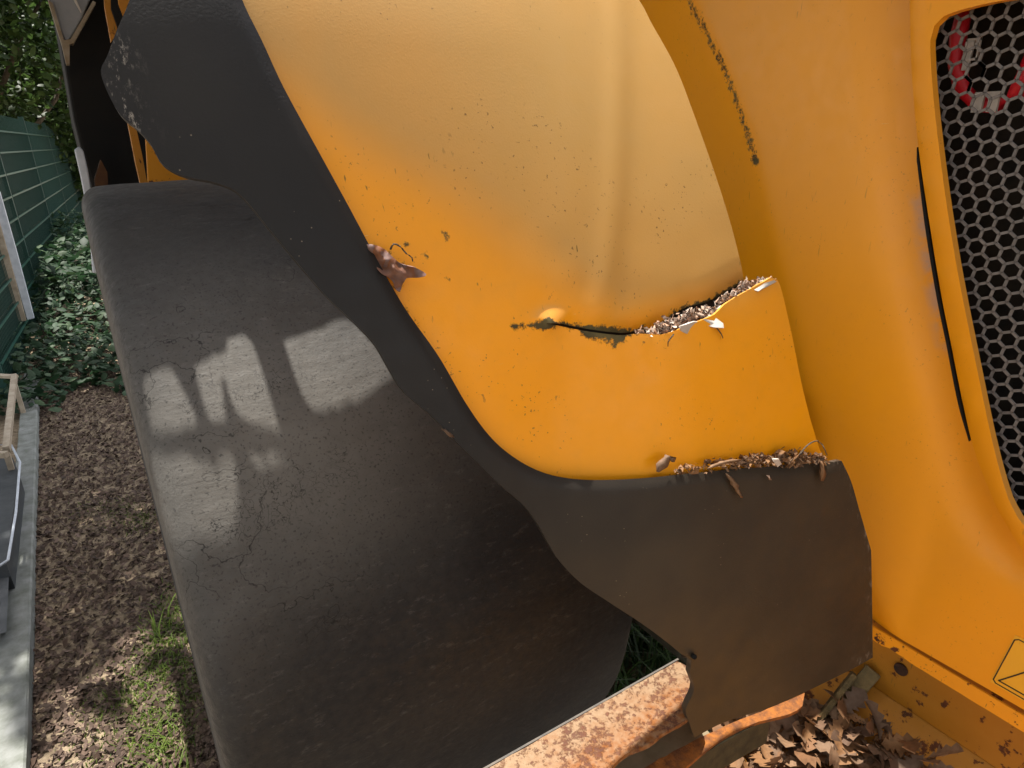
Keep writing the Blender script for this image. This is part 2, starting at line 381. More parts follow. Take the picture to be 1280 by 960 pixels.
d1 = pdist(V2, CR_UP)[0]; d2 = pdist(V2, FL_IN[12:])[0]; d3 = pdist(V2, [(462, 300), (525, 345)])[0]
d4 = pdist(V2, [(640, 408), (684, 407)])[0]; d5 = pdist(V2, [(735, 418), (778, 420), (765, 432)])[0]
gr = .62*np.exp(-d1/6)+.12*np.exp(-d1/9)*sstep(770, 830, V2[:, 0])+.50*np.exp(-d2/7)*sstep(790, 850, V2[:, 0])+.45*np.exp(-d3/9)+.75*np.exp(-d4/7)+.75*np.exp(-d5/8)
gr += .85*np.exp(-((V2[:, 0]-556)/9)**2-((V2[:, 1]-295)/10)**2)*.8
for u, v in ((508, 305), (530, 322), (470, 400), (560, 345)): gr += .45*np.exp(-((V2[:, 0]-u)**2+(V2[:, 1]-v)**2)/90)
gr += .4*np.exp(-pdist(V2, [(480, 340), (560, 480)])[0]/14)
FD = [(200, -200), (270, 40), (345, 105), (440, 172), (560, 245), (680, 325), (770, 392), (900, 372), (990, 335)]  # boundary of the pale sky sheen painted onto the upper mudguard
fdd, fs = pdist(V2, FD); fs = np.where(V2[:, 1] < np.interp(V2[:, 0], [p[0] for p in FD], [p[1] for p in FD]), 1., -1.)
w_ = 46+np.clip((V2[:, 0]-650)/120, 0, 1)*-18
sky_sheen = sstep(-1.1, 1.3, fs*fdd/w_)*(.86-.0*V2[:, 0])*(1-.35*sstep(560, 300, V2[:, 1])*0)
sky_sheen *= (1-.12*np.exp(-((V2[:, 0]-(380+.12*V2[:, 1]))/26)**2)*sstep(150, 40, V2[:, 1]))  # weaker sheen painted where a rail's shadow band crosses
sky_sheen += .10*sstep(480, 300, V2[:, 1])
sheet('mudguard_panel', P, T, (0, -1, 0), .004, M_YEL, machine, {'grime': gr, 'sky_sheen': np.clip(sky_sheen, 0, .92)})
# dark backing behind the tear
out = outline([[(676, 400), (770, 405), (820, 398), (925, 352)], [(955, 354), (940, 380), (900, 415)], [(800, 425), (690, 412)]], 12)
V2, T = cdt(out, 12); P = np.array([hitF(u, v, -.016) for u, v in V2])
sheet('torn_backing', P, T, (0, -1, 0), .003, M_DARK, machine)

# ---- black rubber flare
FL_OUT = [(1052, 576), (1064, 602), (1075, 640), (1089, 688)]
FL_OUT2 = [(1089, 688), (1090, 740), (1091, 822)]
FL_BOT = [(1091, 822), (1060, 839), (1000, 868), (960, 885), (905, 903), (868, 922)]
FL_JAG = [(868, 922), (862, 905), (857, 888), (864, 872), (868, 858), (862, 842), (864, 826), (852, 818)]
FL_L = [(852, 818), (830, 800), (800, 778), (760, 752), (725, 728), (700, 702), (686, 680), (672, 655), (655, 632), (625, 606), (596, 577), (566, 548), (540, 520), (505, 490), (488, 463), (470, 432), (448, 408), (410, 372), (380, 338), (340, 290), (300, 243), (268, 228), (230, 220), (203, 205), (188, 180), (170, 160), (150, 143), (133, 112), (126, 88), (134, 70), (145, 40), (160, 5), (175, -40), (205, -150)]
segs = [FL_IN, FL_OUT, FL_OUT2, FL_BOT, FL_JAG, FL_L]
segs = [[FL_IN[0]]+FL_IN[1:], FL_OUT, FL_OUT2[0:], FL_BOT[0:], FL_JAG[0:], FL_L[0:]]
def joinseg(sg):
    o = []
    for s_ in sg:
        o += catmull(s_, 6)
    o += catmull([FL_L[-1], FL_IN[0]], 6); return o
out = joinseg(segs)
# last points of joined pieces coincide with the first of the next; bridge FL_IN end to FL_OUT start
out = [out[i] for i in range(len(out)) if math.dist(out[i], out[i-1]) > 1.]
V2, T = cdt(out, 7)
dl = pdist(V2, FL_L[20:33])[0]
offs = .014+.021*sstep(640, 880, V2[:, 0])+.004*np.exp(-(pdist(V2, FL_IN)[0]/7)**2)*-1
offs += np.array([.0005*noise.noise(Vector((u/90, v/90, 3))) for u, v in V2])
P = np.array([hitF(u, v, o_) for (u, v), o_ in zip(V2, offs)])
dust_reflection = sstep(560, 1000, V2[:, 0]+.25*V2[:, 1]-100)*.66+.25*sstep(690, 860, V2[:, 1])*sstep(760, 1000, V2[:, 0])+.02  # brown dust tint that also paints the warm reflection on the lower flap
gr = 1.3*np.exp(-pdist(V2, [(150, 60), (150, 90), (146, 110), (155, 130), (168, 158)])[0]/9)
gr += 1.1*np.exp(-pdist(V2, FL_OUT+[(1089, 800)])[0]/2.5)*.6+.9*np.exp(-pdist(V2, [(1086, 815), (1075, 826)])[0]/4)
flare = sheet('rubber_flare', P, T, (0, -1, 0), .009, M_FLARE, machine, {'dust_reflection': dust_reflection, 'grime': gr})

MB().box((.836, .60, .74), (3.0, 2.9, 1.33)).build('chassis_side', simple('dirty_dark_steel', (.006, .007, .004), (.02, .022, .012), 30, .9), machine, bevel=.01)
MB().box((.84, -.35, 2.30), (1.6, 1.14, 2.36)).build('added_shade_slab', M_BLACK, machine, bevel=.01)  # unseen slab added to shade the tray and the upper body
# ---- tyre: worn smooth, with its rim
NA, xs = 220, np.concatenate([X0+(X1-X0)*(.5-.5*np.cos(np.linspace(0, math.pi, 70)))])
vt, ft = [], []
prof = [(x, tyre_rad(x)) for x in xs]
prof = [(X0+.03, .42), (X0+.004, .52), (X0-.002, .62), (X0-.002, .70)]+prof+[(X1+.002, .70), (X1+.002, .62), (X1-.004, .52), (X1-.03, .42)]
for i in range(NA):
    a = 2*math.pi*i/NA
    for x, r_ in prof:
        y_, z_ = -math.sin(a), math.cos(a); p = Vector((x*3.1, y_*r_*3.1, z_*r_*3.1))
        sh = min(1, max(0, (x-X0)/.12)); dsp = .0045*noise.noise(p*1.3)+.0022*noise.noise(p*4)+(1-sh)*.006*noise.noise(p*3.3+Vector((5, 5, 5)))
        r2 = r_+(dsp if r_ > .71 else 0)
        vt.append((x, YT+y_*r2, RT+z_*r2))
n_ = len(prof)
for i in range(NA):
    for j in range(n_-1): ft.append((i*n_+j, i*n_+j+1, ((i+1) % NA)*n_+j+1, ((i+1) % NA)*n_+j))
va = np.array(vt); chalk_sun = .07+.72*np.exp(-((va[:, 2]-1.33)/.17)**2-((va[:, 0]-.18)/.24)**2)*(va[:, 1] < YT)+.25*np.exp(-((va[:, 2]-1.15)/.2)**2-((va[:, 0]-.02)/.08)**2)  # chalky wear, strengthened around the sun patches to paint them brighter
chalk_sun -= .14*sstep(1.25, .95, va[:, 2]); chalk_sun = np.clip(chalk_sun, 0, 1)
tyre = make('tyre', vt, ft, M_TYRE, machine, True, {'chalk_sun': chalk_sun})
vr, fr = [], []
pr = [(X0+.10, 0.001), (X0+.10, .20), (X0+.16, .24), (X0+.14, .38), (X0+.03, .40), (X0+.025, .43), (X0+.06, .43), (X1-.06, .43)]
for i in range(48):
    a = 2*math.pi*i/48
    vr += [(x, YT-math.sin(a)*r_, RT+math.cos(a)*r_) for x, r_ in pr]
for i in range(48):
    for j in range(len(pr)-1): fr.append((i*8+j, i*8+j+1, ((i+1) % 48)*8+j+1, ((i+1) % 48)*8+j))
make('rim', vr, fr, M_YELD, machine, True)

# ---- body side panel (plane x = XB with pressed creases)
def yz(u, v, x=XB): p = on_plane(u, v, 0, x); return (p[1], p[2])
L1 = [yz(*p) for p in [(845, -60), (880, 20), (912, 90), (942, 180), (968, 300), (1003, 450), (1033, 575), (1064, 660), (1092, 740), (1120, 800)]]
L2 = [yz(*p) for p in [(1050, -60), (1062, 0), (1078, 150), (1096, 300), (1128, 430), (1147, 500), (1168, 588), (1184, 641), (1214, 690), (1250, 722), (1300, 750)]]
FR_OUT = [(1130, -70), (1134, 0), (1137, 95), (1146, 190), (1160, 285), (1174, 370), (1185, 425), (1201, 505), (1214, 560), (1231, 607), (1252, 652), (1290, 705), (1360, 770)]
LF = [yz(*p) for p in FR_OUT]
def body_d(Q):
    Q = np.atleast_2d(Q)
    d1_, s1 = pdist(Q, L1); s1 = d1_*s1; d2_, s2 = pdist(Q, L2); s2 = d2_*s2; d3_, s3 = pdist(Q, LF); s3 = d3_*s3
    # s > 0 on the rear (towards smaller y) side of each line
    sg = body_sign
    a = sg*s1; b = sg*s2; c_ = sg*s3
    sp = lambda q, w: w*np.logaddexp(0, q/w)
    d = -.34*sp(-a, .007)                       # front strip falls back into the wheel arch
    d = d-.42*(sp(b, .006)-sp(b-.036, .008))    # pressed step towards the grille
    d = d+.42*(sp(b-.062, .010)-sp(b-.095, .006))*sstep(1.32, 1.12, Q[:, 1])
    d = d+.004*np.exp(-(c_/.02)**2)
    return d
q_ = np.array([yz(1200, 300)]); body_sign = 1.0 if pdist(q_, L1)[1][0] > 0 else -1.0
body_out = [yz(1093, 781), yz(1150, 812.5), yz(1283, 889), (-.25, .952), (-.25, 2.45), (1.45, 2.45), (1.45, .95)]
yb = .955
bo = []
for a, b in zip(body_out, body_out[1:]+body_out[:1]):
    m = max(1, int(math.dist(a, b)/.02)); bo += [(a[0]+(b[0]-a[0])*i/m, a[1]+(b[1]-a[1])*i/m) for i in range(m)]
gap = [yz(*p) for p in [(1146, 180), (1152, 240), (1168, 330), (1190, 432), (1206, 515), (1213, 556), (1207, 545), (1196, 490), (1182, 425), (1160, 330), (1147, 240), (1143.5, 190)]]
hole = [yz(*p) for p in [(1172, 30), (1210, 12), (1350, -10), (1700, -200)]]
xg = XB-.028
# raised grille frame
FR_IN = [(1196, 14), (1180, 20), (1168, 32), (1163, 50), (1165, 100), (1172, 170), (1184, 260), (1199, 350), (1219, 450), (1240, 550), (1256, 610), (1266, 635), (1284, 662), (1330, 700)]
def ext(o, ins):
    a = [yz(*p, xg) for p in o]; b = [yz(*p, xg) for p in ins]; return a, b
oa, ia = ext(FR_OUT, FR_IN)
ia2 = catmull([(ia[-1][0]-.02, ia[-1][1]-.0)]+ia[::-1]+[(y_, z_) for y_, z_ in [yz(1240, 3, xg), yz(1300, -6, xg)]], .012)
ia_end = [(-.05, yz(1300, -6, xg)[1]+.02), (-.05, ia[-1][1]-.02)]
ins = ia2+ia_end
_c = np.mean(ins, 0); hole_body = [tuple(_c+(np.array(p)-_c)*1.05) for p in ins]
_k = [hole_body[0]]
for p in hole_body[1:]:
    if math.dist(p, _k[-1]) > .006: _k.append(p)
hole_body = [(max(y+.022, -.235), z) for y, z in _k]
V2, T = cdt(bo, .0125, [hole_body])
dd = body_d(V2); P = np.column_stack([XB-dd, V2[:, 0], V2[:, 1]])
SC = [yz(*p) for p in [(858, 2), (880, 38), (905, 90), (925, 145), (938, 185), (942, 200)]]
SC2 = [yz(*p) for p in [(942, 200), (952, 250), (962, 285)]]
DG = [yz(*p) for p in [(1146, 250), (1158, 330), (1172, 400), (1180, 430)]]
gr = .60*np.exp(-(pdist(V2, SC)[0]/.0125)**2)+.40*np.exp(-(pdist(V2, SC2)[0]/.006)**2)
smr = .8*np.exp(-(pdist(V2, DG)[0]/.012)**2)
sheet('body_panel', P, T, (-1, 0, 0), .004, M_YEL2, machine, {'grime': gr, 'smear': smr, 'sky_sheen': .30*sstep(1.3, 1.95, V2[:, 1])*sstep(-.012, .02, body_sign*pdist(V2, L1)[0]*pdist(V2, L1)[1])})  # upper body colour paled to paint in the sky's reflection
oa2 = catmull([oa[i] for i in range(len(oa))], .012)
ring = oa2+[oa[-1], (-.16, oa[-1][1]-.03), (-.16, oa[0][1]+.05), (oa[0][0]+.0, oa[0][1]+.05)]
V2, T = cdt(ring, .014, [ins])
P = np.column_stack([np.full(len(V2), xg), V2[:, 0], V2[:, 1]])
dA = pdist(V2, [tuple(p) for p in oa])[0]; P[:, 0] += .006*np.exp(-(dA/.004)**2)
sheet('grille_frame', P, T, (-1, 0, 0), .014, M_YEL2, machine, {'grime': np.zeros(len(V2)), 'sky_sheen': .12*sstep(1.4, 1.9, V2[:, 1])})
# black strip standing in for the shadow gap beside the frame
sg_, T2 = cdt(catmull([yz(*p, xg+.004) for p in [(1146, 184), (1160, 285), (1174, 370), (1185, 425), (1201, 505), (1214, 557)]], .01)+catmull([yz(*p, xg+.004) for p in [(1211, 552), (1197, 503), (1182, 427), (1170.5, 371), (1156.5, 286), (1144.5, 190)]], .01), .01)
sheet('gap_shadow_strip', np.column_stack([np.full(len(sg_), xg+.004), sg_[:, 0], sg_[:, 1]]), T2, (-1, 0, 0), .006, M_BLACK, machine)
# hexagonal mesh
XM = XB+.002
ga = np.array(yz(1172, 150, XM)); gb = np.array(yz(1248, 560, XM)); cdir = (ga-gb)/np.linalg.norm(ga-gb); rdir = np.array([-cdir[1], cdir[0]]); rdir = rdir*(-1 if rdir[0] > 0 else 1)
pit = .0200
gv, gf = [], []
mb = MB(); s_hex = pit/math.sqrt(3)
poly = np.array(ins)
def pin(p):
    r_ = False; L = poly
    for (x0, y0), (x1, y1) in zip(L, np.roll(L, -1, 0)):
        if (y0 > p[1]) != (y1 > p[1]) and p[0] < (x1-x0)*(p[1]-y0)/(y1-y0)+x0: r_ = not r_
    return r_
seen = set(); grown = np.array(ins); gdone = 0
for i in range(-3, 16):
    for j in range(-4, 60):
        cpt = gb-cdir*.09+rdir*(i*pit*.866)+cdir*((j+(i % 2)*.5)*pit)
        if not (pin(cpt) or pdist([cpt], ins+[ins[0]])[0][0] < pit*.7): continue
        cs = [cpt+s_hex*(rdir*math.cos(R(60*k_))+cdir*math.sin(R(60*k_))) for k_ in range(6)]
        for k_ in range(6):
            a, b = cs[k_], cs[(k_+1) % 6]; key = tuple(sorted([(round(a[0], 4), round(a[1], 4)), (round(b[0], 4), round(b[1], 4))]))
            if key in seen: continue
            seen.add(key); mb.bar((XM, a[0], a[1]), (XM, b[0], b[1]), .0036, .0022, (1, 0, 0))
mb.build('hexagonal_mesh', M_MESH, machine)
# engine bay behind it
mb = MB(); mb.box((XB+.30, -.4, .97), (XB+.31, 1.0, 2.5)).box((XB+.10, .66, .97), (XB+.3, .67, 2.5)).box((XB+.012, -.4, .965), (XB+.3, .8, .97)).box((XB+.012, -.4, 2.46), (XB+.3, .8, 2.47)).box((XB+.012, -.41, .97), (XB+.3, -.4, 2.46))
mb.build('engine_bay_wall', M_DARK, machine)

# ------------------------------------------------------------------ ground
def ground_z(x, y): return .02*noise.noise(Vector((x*1.1, y*1.1, 0)))
v_, f_ = [], []
gx = np.concatenate([np.linspace(-60, -3, 12), np.linspace(-2.5, 2.5, 60), np.linspace(3, 60, 12)]); gy = np.concatenate([np.linspace(-60, -1, 14), np.linspace(0, 12, 120), np.linspace(13, 90, 20)])
for y in gy:
    for x in gx: v_.append((x, y, ground_z(x, y)))
for j in range(len(gy)-1):
    for i in range(len(gx)-1): a = j*len(gx)+i; f_.append((a, a+1, a+1+len(gx), a+len(gx)))
tag(make('ground', v_, f_, M_SOIL, None, True), kind='structure')

# ------------------------------------------------------------------ machine: engine bay contents, chassis, front part
def onx(u, v, x): return on_plane(u, v, 0, x)
mb = MB(); XR = XB+.055
ringp = [onx(u, v, XR) for u, v in [(1262, -10), (1228, -4), (1206, 14), (1198, 45), (1196, 80), (1203, 112), (1222, 130), (1250, 132), (1270, 118), (1283, 92), (1296, 60)]]
mb.tube([tuple(p) for p in ringp], .0105, 10).build('red_hose', M_RED, machine, True)
mb = MB(); a, b = onx(1216, 48, XR-.012), onx(1206, 88, XR-.012); mb.bar(a, b, .008, .004, (1, 0, 0)); a, b = onx(1208, 52, XR-.016), onx(1216, 52, XR-.016)
p0 = onx(1215, 62, XR-.014)
mb.build('clip_strap', M_WHITE, machine)
mb = MB()
for dy, dz, w, h in ((-.008, 0, .002, .026), (.008, 0, .002, .026), (0, .012, .018, .003), (0, -.012, .018, .003)):
    mb.box((XR-.016, p0[1]+dy-w/2, p0[2]+dz-h/2), (XR-.012, p0[1]+dy+w/2, p0[2]+dz+h/2))
mb.build('clip_buckle', M_WHITE, machine)
mb = MB(); p1 = onx(1232, 128, XR-.014); mb.box((XR-.018, p1[1]-.016, p1[2]-.012), (XR-.013, p1[1]-.004, p1[2]+.012)).box((XR-.018, p1[1]+.002, p1[2]-.012), (XR-.013, p1[1]+.014, p1[2]+.012)).box((XR-.017, p1[1]-.016, p1[2]+.008), (XR-.014, p1[1]+.014, p1[2]+.013)).build('clip_plate', M_WHITE, machine)


# chassis rail under the body panel, with the flange that catches light and the recessed web
bx = XB-.004
def rail(y): return y
z0, z1 = .925, .952
mb = MB()
yy = np.linspace(-.25, .415, 60); vv, ff = [], []
for i, y in enumerate(yy):
    jag = .010*max(0, noise.noise(Vector((y*40, 1, 0)))+.25)*(1 if y > .33 else .15)
    vv += [(bx, y, z1), (bx, y, z0+jag), (bx+.003, y, z0+jag), (bx+.003, y, z1)]
for i in range(len(yy)-1): b = i*4; ff += [(b, b+1, b+5, b+4), (b+1, b+2, b+6, b+5), (b+2, b+3, b+7, b+6)]
make('rail_flange', vv, ff, yellow('yellow_flange', rough=.5, rusty=.2), machine)
MB().box((XB+.035, -.3, .80), (XB+.045, .47, .962)).build('rail_web', M_YELD, machine, bevel=.001)
mb = MB(); pb = onx(1127, 836, XB+.034); n_ = 14
mb.tube([(XB+.034, pb[1], pb[2]), (XB+.029, pb[1], pb[2])], .0115, n_).build('bolt', simple('rusty_bolt', (.06, .025, .012), (.02, .012, .01), 90, .9), machine, False, .0015)
# lower ledge, slightly sloping into the tray
tp = [(XB+.040, .80), (.74, .60), (.35, .60)]
vv = [(x, y, z+o_) for o_ in (0, -.01) for y in (-.35, .56) for x, z in tp]
make('tray_plate', vv, [(0, 1, 4, 3), (1, 2, 5, 4), (6, 9, 10, 7), (7, 10, 11, 8), (0, 6, 7, 1), (1, 7, 8, 2), (3, 4, 10, 9), (4, 5, 11, 10), (2, 8, 11, 5), (0, 3, 9, 6)], M_YELD, machine)
# corner post: mossy angle between flap and rail
mb = MB(); a, b = onx(1098, 832, XB+.02), onx(1000, 905, XB-.10)
mb.bar(onx(1092, 838, XB+.022), onx(1034, 905, XB-.055), .028, .010, (-.5, -.5, 1)).bar(onx(1068, 842, XB+.0), onx(1018, 905, XB-.075), .010, .034, (-.5, -.5, 1))
mb.build('corner_bracket', M_MOSS, machine, bevel=.002)

# rusty step beam between flap and tyre
ZB = .985
def onz(u, v, z): return on_plane(u, v, 2, z)
bt = catmull([(600, 966), (640, 943), (700, 908), (760, 875), (810, 846), (846, 827)], 8)+catmull([(846, 827), (858, 833), (864, 848), (868, 862), (862, 878), (868, 892)], 5)+catmull([(868, 892), (850, 905), (826, 918), (812, 930), (780, 944), (752, 972), (700, 1010)], 8)+[(560, 1020), (575, 985)]
V2, T = cdt(bt, 9)
P = np.array([onz(u, v, ZB) for u, v in V2]); P[:, 2] += .0012*np.array([noise.noise(Vector((u/14, v/14, 0))) for u, v in V2])
lw = np.clip((V2[:, 1]-np.interp(V2[:, 0], [600, 846], [966, 827]))/85., 0, 1)
sheet('step_beam', P, T, (0, 0, 1), .007, M_RUST, machine, {'low': lw})
a, b = onz(604, 964, ZB), onz(849, 825, ZB)
MB().bar(a+[0, .002, -.014], b+[0, .002, -.014], .003, .03).build('beam_lip', simple('dull_edge_steel', (.07, .065, .06), (.13, .11, .09), 60, .7), machine)
# second flange under the flap, orange rust edge and mossy face
ZC = .90
r1 = catmull([(790, 968), (850, 935), (905, 908), (960, 886), (1006, 866)], 9)+catmull([(1006, 866), (1003, 882), (985, 893), (940, 905), (900, 925), (850, 965)], 9)+[(835, 985), (800, 985)]
V2, T = cdt(r1, 8); P = np.array([onz(u, v, ZC) for u, v in V2]); P[:, 2] += .002*np.array([noise.noise(Vector((u/9, v/9, 4))) for u, v in V2])
sheet('lower_flange', P, T, (0, 0, 1), .006, M_RUST2, machine)
a, b = onz(842, 972, ZC), onz(972, 898, ZC)
MB().bar(a+[0, .014, -.034], b+[0, .014, -.034], .006, .058).build('flange_web', simple('dark_olive_steel', (.03, .027, .014), (.06, .05, .025), 40, .9), machine)
MB().bar(onz(770, 960, ZC)+[0, 0, -.01], onz(880, 905, ZC)+[0, .0, -.01], .06, .01).build('gusset_plate', simple('olive_plate', (.16, .125, .07), (.24, .19, .12), 20, .8), machine)
mb = MB(); mb.tube([hitF(858, 822, -.004)+[0, .006, 0], hitF(866, 820, .032), hitF(868, 821, .042)], .0035, 8).build('stud', M_BLACK, machine, True)

# front of the machine seen past the tyre: black tank side, grey plate, yellow post and inner wheel arch
def py(u, v, y): return on_plane(u, v, 1, y)
def slab(name, px, y, depth, mat, parent=machine, bevel=0):
    f = [py(u, v, y) for u, v in px]; n = len(f); V = f+[p+[0, depth, 0] for p in f]
    F = [tuple(reversed(range(n))), tuple(range(n, 2*n))]+[(i, (i+1) % n, n+(i+1) % n, n+i) for i in range(n)]
    return make(name, V, F, mat, parent, bevel=bevel)
slab('black_side_tank', [(58, -40), (70, 20), (80, 78), (92, 150), (106, 205), (122, 262), (150, 420), (380, 420), (340, -40)], 2.6, .6, M_BLACK, bevel=.01)
slab('grey_corner_plate', [(50, -40), (60, 0), (80, 50), (86, 52), (104, 20), (128, -40)], 2.50, .04, M_GREY, bevel=.004)
slab('plate_edge', [(60, 0), (77, 55), (83, 80), (87, 80), (87, 55), (92, 54), (120, 3), (116, 1), (88, 49), (80, 50), (66, 4)], 2.49, .05, M_TAN)
slab('bright_scratch', [(92, 0), (101, 16), (102, 15), (95, -1)], 2.489, .004, M_WHITE)
slab('yellow_post', [(129, -30), (131, 8), (139, 52), (147, 40), (145, 25), (143, 8), (140, -30)], 2.2, .03, M_YELD)
slab('yellow_post', [(159, 148), (168, 150), (178, 195), (186, 240), (178, 240), (170, 205)], 2.1, .03, M_YELD)
slab('inner_wheel_arch', [(144, -40), (150, 20), (160, 60), (182, 170), (186, 245), (330, 260), (330, -40)], 2.3, .02, yellow('yellow_inner_arch', base=(.55, .22, .006), rough=.5, rusty=.4), bevel=.002)
slab('brown_bracket', [(118, 225), (121, 245), (121, 262), (137, 262), (134, 215), (126, 200)], 2.45, .05, simple('brown_rust', (.05, .02, .008), (.09, .04, .012), 30, .9))
slab('cab_floor_edge', [(138, -30), (139, 10), (150, 42), (157, 30), (146, 0), (144, -30)], 2.18, .03, M_BLACK)

# added unseen plate above the wheel, cut-outs shaped to throw the tyre's sun patches
ZP = 2.36
def up(p): t = (ZP-p[2])/sdir[2]; return (p[0]+sdir[0]*t, p[1]+sdir[1]*t)
PA = [[(355, 428), (395, 410), (430, 396), (440, 399), (478, 443), (491, 463), (492, 472), (452, 500), (400, 522), (392, 518), (380, 500), (372, 480)],
      [(245, 466), (262, 452), (285, 443), (286, 428), (305, 421), (318, 435), (330, 470), (342, 510), (351, 543), (340, 545), (315, 537), (300, 525), (290, 505), (283, 478), (279, 480), (280, 495), (284, 533), (270, 538), (262, 530), (252, 495)],
      [(178, 478), (195, 468), (217, 467), (232, 495), (250, 535), (245, 543), (215, 545), (192, 548)],
      [(188, 568), (215, 573), (255, 583), (262, 583), (272, 597), (276, 580), (297, 578), (303, 640), (304, 720), (230, 720), (206, 650)],
      [(315, 577), (358, 576), (363, 587), (330, 593), (318, 588)]]
holes = []
for P_ in PA:
    q = []
    dense = []
    for a, b in zip(P_, P_[1:]+P_[:1]):
        m = max(1, int(math.dist(a, b)/8)); dense += [(a[0]+(b[0]-a[0])*i/m, a[1]+(b[1]-a[1])*i/m) for i in range(m)]
    for u, v in dense:
        p = None; uu = u
        for _ in range(14):
            p = hitT(uu, v)
            if p is not None: break
            uu += 6
        q.append(up(p))
    holes.append(q)
    print('hole', np.min(q, 0), np.max(q, 0))
PO = [(-.20, 1.215), (1.25, 1.16), (1.25, 2.9), (-.20, 2.9)]
po = []
for a, b in zip(PO, PO[1:]+PO[:1]):
    m = max(1, int(math.dist(a, b)/.05)); po += [(a[0]+(b[0]-a[0])*i/m, a[1]+(b[1]-a[1])*i/m) for i in range(m)]
V2, T = cdt(po, .05, holes)
sheet('added_sun_mask', np.column_stack([V2[:, 0], V2[:, 1], np.full(len(V2), ZP)]), T, (0, 0, 1), .004, M_BLACK, machine)

# warning label on the body
def lab(u, v): return np.array(yz(u, v, XB))
def body_pt(q, lift=.0012): return (XB-float(body_d([tuple(q)])[0])-lift, q[0], q[1])
BL = lab(1241, 851); TL = lab(1270, 797); BR = lab(1283, 889)
ex = np.array([-1, 0.]); hgt = abs(TL[1]-BL[1])*1.0
c0 = BL; ez = (TL-BL)
def L(a, b): return body_pt(c0+ex*a+ez*b, .0014)
def stroke(mb, pts, w, lift=.0016):
    for p, q in zip(pts, pts[1:]):
        p, q = np.array(p), np.array(q); d = (q-p)/np.linalg.norm(q-p); n = np.array([-d[1], d[0]])*w/2; e = d*w*.3
        cs = [c0+ex*r_[0]+ez/np.linalg.norm(ez)*r_[1] for r_ in (p-e-n, q+e-n, q+e+n, p-e+n)]
        mb.add([body_pt(c_, lift) for c_ in cs]+[body_pt(c_, lift-.0004) for c_ in cs], BF)
hh = np.linalg.norm(ez); ww = hh*1.1
mb = MB(); cs = [c0+ex*a+ez*b for a, b in ((-.002, -.04), (ww, -.04), (ww, 1.04), (-.002, 1.04))]
mb.add([body_pt(c_, .001) for c_ in cs]+[body_pt(c_, .0002) for c_ in cs], BF); lb = mb.build('warning_label', yellow('label_yellow', (.86, .42, .02), .4, .3), machine)
mb = MB(); r_ = .004
stroke(mb, [(r_, 0), (ww-r_, 0), (ww, r_), (ww, hh-r_), (ww-r_, hh), (r_, hh), (0, hh-r_), (0, r_), (r_, 0)], .0016)
stroke(mb, [(.006, .007), (ww-.006, .007), (ww/2, hh-.006), (.006, .007)], .002)
stroke(mb, [(ww/2, hh*.3), (ww/2, hh*.62)], .003); stroke(mb, [(ww/2, hh*.2), (ww/2, hh*.24)], .003)
mb.build('warning_print', M_BLK, lb)

# ------------------------------------------------------------------ leaf shapes
def oak_leaf_mesh(name, seed, L_=.06, lobed=True):
    r = random.Random(seed); prof = [(0, .02), (.08, .10), (.18, .30), (.26, .16), (.38, .44), (.48, .22), (.60, .50), (.70, .26), (.80, .38), (.90, .20), (1, .0)] if lobed else [(0, .02), (.15, .22), (.35, .38), (.6, .36), (.8, .22), (1, 0)]
    cur, fold, tw = r.uniform(-1, 1), r.uniform(-.5, .7), r.uniform(-.5, .5); v, f = [], []
    for i, (t, w) in enumerate(prof):
        a = cur*t
        for s_ in (-1, -.5, 0, .5, 1):
            ww_ = w*(1+r.uniform(-.15, .15)); x = s_*ww_*.66; z = s_*s_*ww_*fold*.5+.10*math.sin(2.6*a)+tw*s_*w*t*.35+r.uniform(-.012, .012)
            v.append((x*L_, (t+.05*abs(s_)*math.sin(9*t))*L_, z*L_))
    for i in range(len(prof)-1):
        for j in range(4): b = i*5+j; f.append((b, b+1, b+6, b+5))
    me = bpy.data.meshes.new(name); me.from_pydata(v, [], f); me.polygons.foreach_set('use_smooth', [True]*len(f)); return me
oakm = [oak_leaf_mesh('oak_leaf', i, .058) for i in range(7)]
for m_ in oakm: m_.materials.append(M_DEAD)

# pile of dry oak leaves on the tray
pile = empty('leaf_pile', (.80, .30, .62), 'brown dry oak leaves heaped on the rusty tray below the flap', 'dead leaves')
mb = MB(); vv, ff = [], []
def tray_z(x): return .60+max(0, (x-.74)/(XB+.034-.74))*.20
cen = []
for it in range(380):
    u = random.uniform(868, 1165); v = random.uniform(893, 985)
    lim = np.interp(u, [880, 930, 1000, 1050, 1100, 1165], [945, 905, 896, 897, 912, 962])
    if v < lim: continue
    d = ray(u, v); x = .8
    for _ in range(6): zt = tray_z(x); t = (zt-O[2])/d[2]; x = (O+d*t)[0]
    p = O+d*t; cen.append(p)
for i, p in enumerate(cen):
    o = bpy.data.objects.new('leaf', random.choice(oakm)); C.objects.link(o)
    s_ = random.uniform(.55, 1.15)
    o.scale = (s_, s_, s_); o.location = Vector(p)+Vector((0, 0, .004+random.random()*.024)); o.rotation_euler = (random.gauss(0, .55), random.gauss(0, .55), random.uniform(0, 6.3))
    o.parent = pile; o.matrix_parent_inverse = Matrix.Translation(pile.location).inverted()
print('pile leaves', len(cen))

